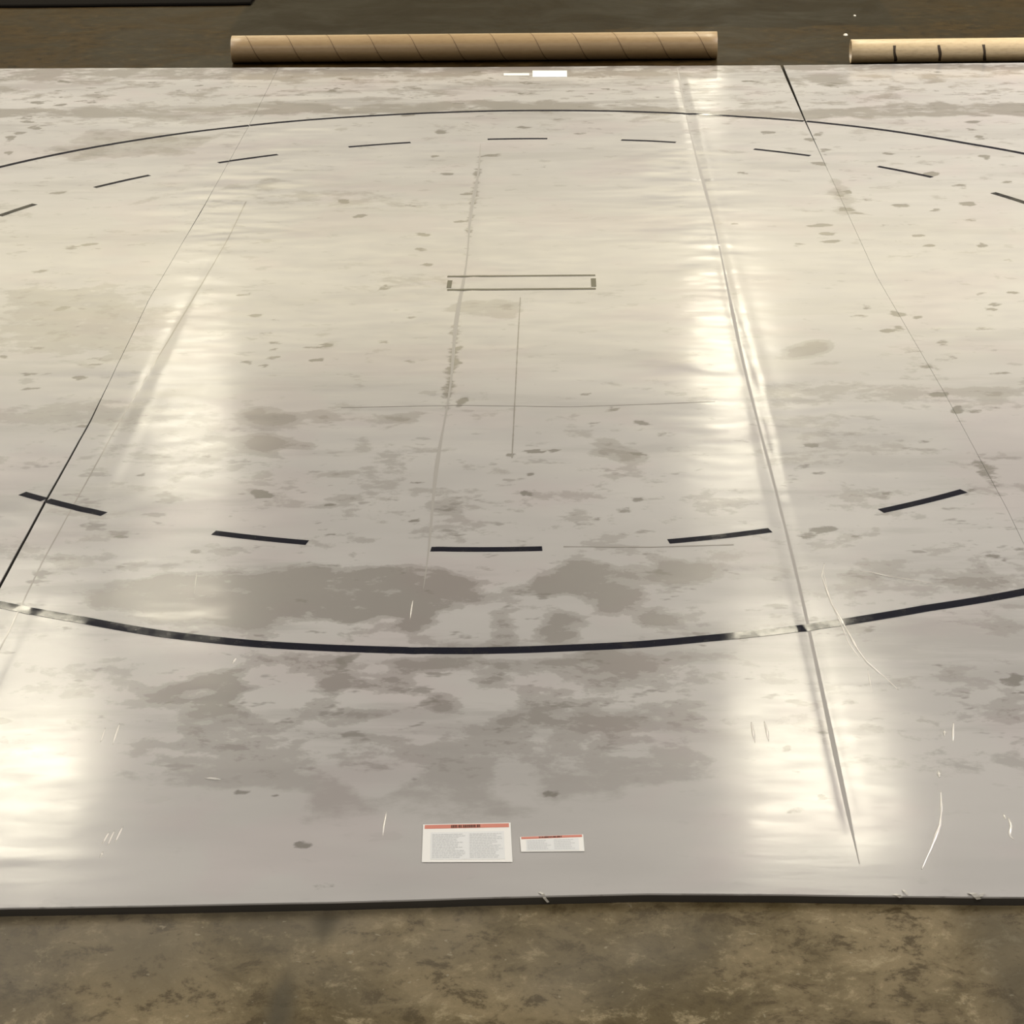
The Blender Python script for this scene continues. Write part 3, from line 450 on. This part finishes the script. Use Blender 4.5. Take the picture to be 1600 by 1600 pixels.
# ------------------------------------------------------------------ stickers
def quad(name, c, material, parent, lift, label=None):
    """c: four corners (far-left, far-right, near-right, near-left)"""
    V = [(x, y, zt(x, y, lift)) for x, y in c] + [(x, y, zt(x, y, lift - .0004)) for x, y in c]
    F = [(3, 2, 1, 0), (4, 5, 6, 7)] + [(i, (i + 1) % 4, 4 + (i + 1) % 4, 4 + i) for i in range(4)]
    return obj(name, V, F, material, parent, label=label)
def sticker(corners, lines, label, flip=False, big=True):
    c = [np.array(p) for p in corners]
    def at(u, v): return (c[0] * (1 - u) + c[1] * u) * (1 - v) + (c[3] * (1 - u) + c[2] * u) * v
    def rect(u0, v0, u1, v1): return [at(u0, v0), at(u1, v0), at(u1, v1), at(u0, v1)]
    s = quad('warning_sticker', rect(0, 0, 1, 1), M_WHITE, centre, .0018, label)
    if lines:
        quad('heading_band', rect(.02, .02, .98, .12 if big else .16), M_RED, s, .0023)
        quad('print_area', rect(.09, .22, .92, .93), M_PRINTBG, s, .0023)
        r = random.Random(3 + big)
        V = []; F = []
        def add(u0, v0, u1, v1, lift=.0028):
            q = rect(u0, v0, u1, v1); b = len(V)
            for x, y in q: V.append((x, y, zt(x, y, lift)))
            F.append((b + 3, b + 2, b + 1, b))
        u = .32 if big else .30
        while u < .66:
            w_ = r.uniform(.012, .022)
            add(u, .04, u + w_, .11 if big else .14); u += w_ + r.choice([.004, .004, .012])
        obj('heading_print', V, F, M_DKRED, s)
        V = []; F = []
        nl = 15 if big else 6
        for k in range(nl):
            v = .27 + k * (.64 / nl)
            for (ua, ub) in ((.11, .48), (.53, .90)):
                u = ua; end = ub - r.uniform(0, .12)
                while u < end:
                    w_ = r.uniform(.015, .05); add(u, v, min(u + w_, ub), v + .32 / nl); u += w_ + .008
        obj('text_lines', V, F, M_GREYTXT, s)
    return s
sticker([(-.153, -5.472), (.108, -5.462), (.118, -5.688), (-.145, -5.688)], True, 'large white sticker with a red heading')
sticker([(.137, -5.546), (.324, -5.532), (.327, -5.629), (.142, -5.631)], True, 'small white sticker with a thin red heading', big=False)
sticker([(-.153, 5.49), (.036, 5.48), (.037, 5.40), (-.151, 5.41)], False, 'narrow white sticker at the far edge')
sticker([(.059, 5.575), (.314, 5.562), (.314, 5.33), (.061, 5.34)], False, 'larger white sticker at the far edge')

# curled scraps of clear tape on the near edge
def scrap(pts, wd, parent):
    V = []; F = []
    for i, (x, y, z) in enumerate(pts):
        w_ = wd * (1 - .5 * abs(i / (len(pts) - 1) - .4)); V += [(x - w_ / 2, y, z), (x + w_ / 2, y + .001, z + .0015), (x + w_ / 2, y + .0025, z + .0005), (x - w_ / 2, y + .0015, z - .001)]
    for i in range(len(pts) - 1):
        for k in range(4): F.append((i * 4 + k, i * 4 + (k + 1) % 4, (i + 1) * 4 + (k + 1) % 4, (i + 1) * 4 + k))
    n = len(pts) * 4; F += [(3, 2, 1, 0), (n - 4, n - 3, n - 2, n - 1)]
    obj('tape_scrap', V, F, M_TAPE, parent)
def ey(x): return float(np.interp(x, [p[0] for p in FRONT_EDGE], [p[1] for p in FRONT_EDGE]))
scrap([(.197, ey(.2) + .015, TOP + .001), (.207, ey(.2) + .002, TOP + .003), (.212, ey(.2) - .006, TOP - .006), (.222, ey(.2) - .009, TOP - .018)], .009, centre)
scrap([(1.222, ey(1.23) + .03, TOP + .001), (1.226, ey(1.23) + .018, TOP + .004), (1.232, ey(1.23) + .003, TOP + .002)], .007, centre)
scrap([(1.195, ey(1.2) + .008, TOP + .001), (1.205, ey(1.2) - .001, TOP + .003), (1.213, ey(1.2) - .005, TOP - .003)], .014, centre)
scrap([(1.408, ey(1.42) + .016, TOP + .001), (1.416, ey(1.42) + .004, TOP + .006), (1.424, ey(1.42) - .005, TOP + .001), (1.43, ey(1.42) - .007, TOP - .006)], .018, centre)
scrap([(1.445, ey(1.42) + .014, TOP + .001), (1.440, ey(1.42) + .004, TOP + .005), (1.436, ey(1.42) - .004, TOP + .001)], .014, centre)

# ------------------------------------------------------------------ cardboard tubes
def tube(a, b, R, label, pitch, phase, sw, tdown, tup, card, joint, bars=None):
    """a, b: ends of the axis on the floor plane (x, y); hollow spiral-wound tube"""
    a = Vector((a[0], a[1], R)); b = Vector((b[0], b[1], R)); ax = (b - a); Ln = ax.length; ax.normalize()
    s = Vector((0, 0, 1)); t = s.cross(ax).normalized()       # t points away from the camera side
    root = thing('cardboard_tube', label, 'cardboard tube', ((a.x + b.x) / 2, (a.y + b.y) / 2, 0), 'cardboard core tubes beyond the mat')
    N = 64; V = []; F = []
    prof = [(0, R - .012), (0, R - .001), (.001, R), (Ln - .001, R), (Ln, R - .001), (Ln, R - .012)]
    rings = [(0, R - .012), (0, R - .0008), (.0012, R)] + [(Ln * k / 40, R) for k in range(1, 40)] + [(Ln - .0012, R), (Ln, R - .0008), (Ln, R - .012)]
    for (d, r_) in rings:
        for k in range(N):
            th = 2 * PI * k / N; q = a + ax * d + (s * math.cos(th) + t * math.sin(th)) * r_; V.append(tuple(q))
    m_ = len(rings)
    for j in range(m_):
        j2 = (j + 1) % m_
        for k in range(N): F.append((j * N + k, j2 * N + k, j2 * N + (k + 1) % N, j * N + (k + 1) % N))
    obj('tube_body', V, F, card, root, True)
    if bars:
        for d0 in bars:
            V = []; F = []; K = 16
            for i in range(K + 1):
                th = math.radians(52 + 88 * i / K); sh = .016 * i / K + .002 * math.sin(i * .5 + d0 * 5)
                for d in (d0 + sh, d0 + sh + .021 + .003 * math.sin(i * .4 + d0 * 9)):
                    q = a + ax * d + (s * math.cos(th) - t * math.sin(th)) * (R + .0008); V.append(tuple(q))
            for i in range(K): F.append((2 * i, 2 * i + 2, 2 * i + 3, 2 * i + 1))
            obj('dark_bar', V, F, joint, root, True)
        return
    # spiral joint of the winding
    V = []; F = []; th0 = -phase; turns = Ln / pitch
    n = int(turns * 48)
    for i in range(n):
        th = 2 * PI * i / 48; d0 = pitch * i / 48 + phase
        if d0 + sw > Ln - .003 or d0 < .003: continue
        wloc = sw * (tup + (tdown - tup) * .5 * (1 - math.cos(th - .5)))
        for d in (d0, d0 + wloc):
            q = a + ax * d + (s * math.cos(th) - t * math.sin(th)) * (R + .0008); V.append(tuple(q))
    for i in range(len(V) // 2 - 1): F.append((2 * i, 2 * i + 2, 2 * i + 3, 2 * i + 1))
    obj('spiral_joint', V, F, joint, root, True)
tube((-2.235, 6.12), (1.452, 6.085), .1025, 'long brown cardboard tube lying on the floor beyond the middle of the mat', .310, .10, .012, .9, .45, M_CARD, simple('brown_cardboard_joint', (.17, .11, .055), .7))
tube((2.437, 5.865), (6.12, 5.865), .088, 'paler cardboard tube with dark bars, at the far right, cut by the frame', .326, .22, .032, 1.0, .12, M_CARD2, M_DARKCARD, [.302 + .332 * k for k in range(10)])
# folded black sheet on the far floor, only its near edge in view
def slab(name, x0, x1, y0, y1, h, material, label, cat):
    r = random.Random(2); n = 30; V = []; F = []
    for i in range(n + 1):
        x = x0 + (x1 - x0) * i / n; j = r.uniform(-.006, .006)
        yy = y0 + (.0 if x < x1 - .15 else (x - x1 + .15) * .1)
        for (dy, z) in ((j, 0), (j - .004, h * .5), (j + .004, h * .92), (j + .03, h), (y1 - y0, h), (y1 - y0, 0)): V.append((x, yy + dy, z))
    for i in range(n):
        for k in range(6): F.append((i * 6 + k, i * 6 + (k + 1) % 6, (i + 1) * 6 + (k + 1) % 6, (i + 1) * 6 + k))
    F += [tuple(range(5, -1, -1)), tuple(n * 6 + k for k in range(6))]
    o = obj(name, V, F, material); o['label'] = label; o['category'] = cat; return o
slab('black_foam_sheet', -7.0, -2.41, 8.60, 10.4, .03, M_BLACK, 'black foam sheet lying on the far floor at the top left', 'foam sheet')
slab('black_foam_sheet', 3.2, 8.0, 8.62, 10.4, .02, M_BLACK, 'black sheet edge on the far floor behind the right cardboard tube', 'foam sheet')
def crumb(x, y, s, seed, label):
    r = random.Random(seed); V = []; F = []; n = 7
    for i in range(n):
        a = 2 * PI * i / n; q = s * r.uniform(.6, 1.1); V.append((x + q * math.cos(a), y + q * math.sin(a) * 1.3, .001))
    for i in range(n): V.append((x + .55 * (V[i][0] - x), y + .55 * (V[i][1] - y), .001 + s * r.uniform(.3, .6)))
    for i in range(n): F.append((i, (i + 1) % n, n + (i + 1) % n, n + i))
    F += [tuple(range(n - 1, -1, -1)), tuple(range(n, 2 * n))]
    o = obj('paper_scrap', V, F, M_PAPER); o['label'] = label; o['category'] = 'scrap'; o['group'] = 'pale scraps on the far floor'
crumb(2.70, 7.80, .016, 1, 'tiny pale scrap on the far floor, the farther of two near the right tube')
crumb(2.53, 6.96, .02, 5, 'tiny pale paper scrap on the floor just beyond the end of the right tube')
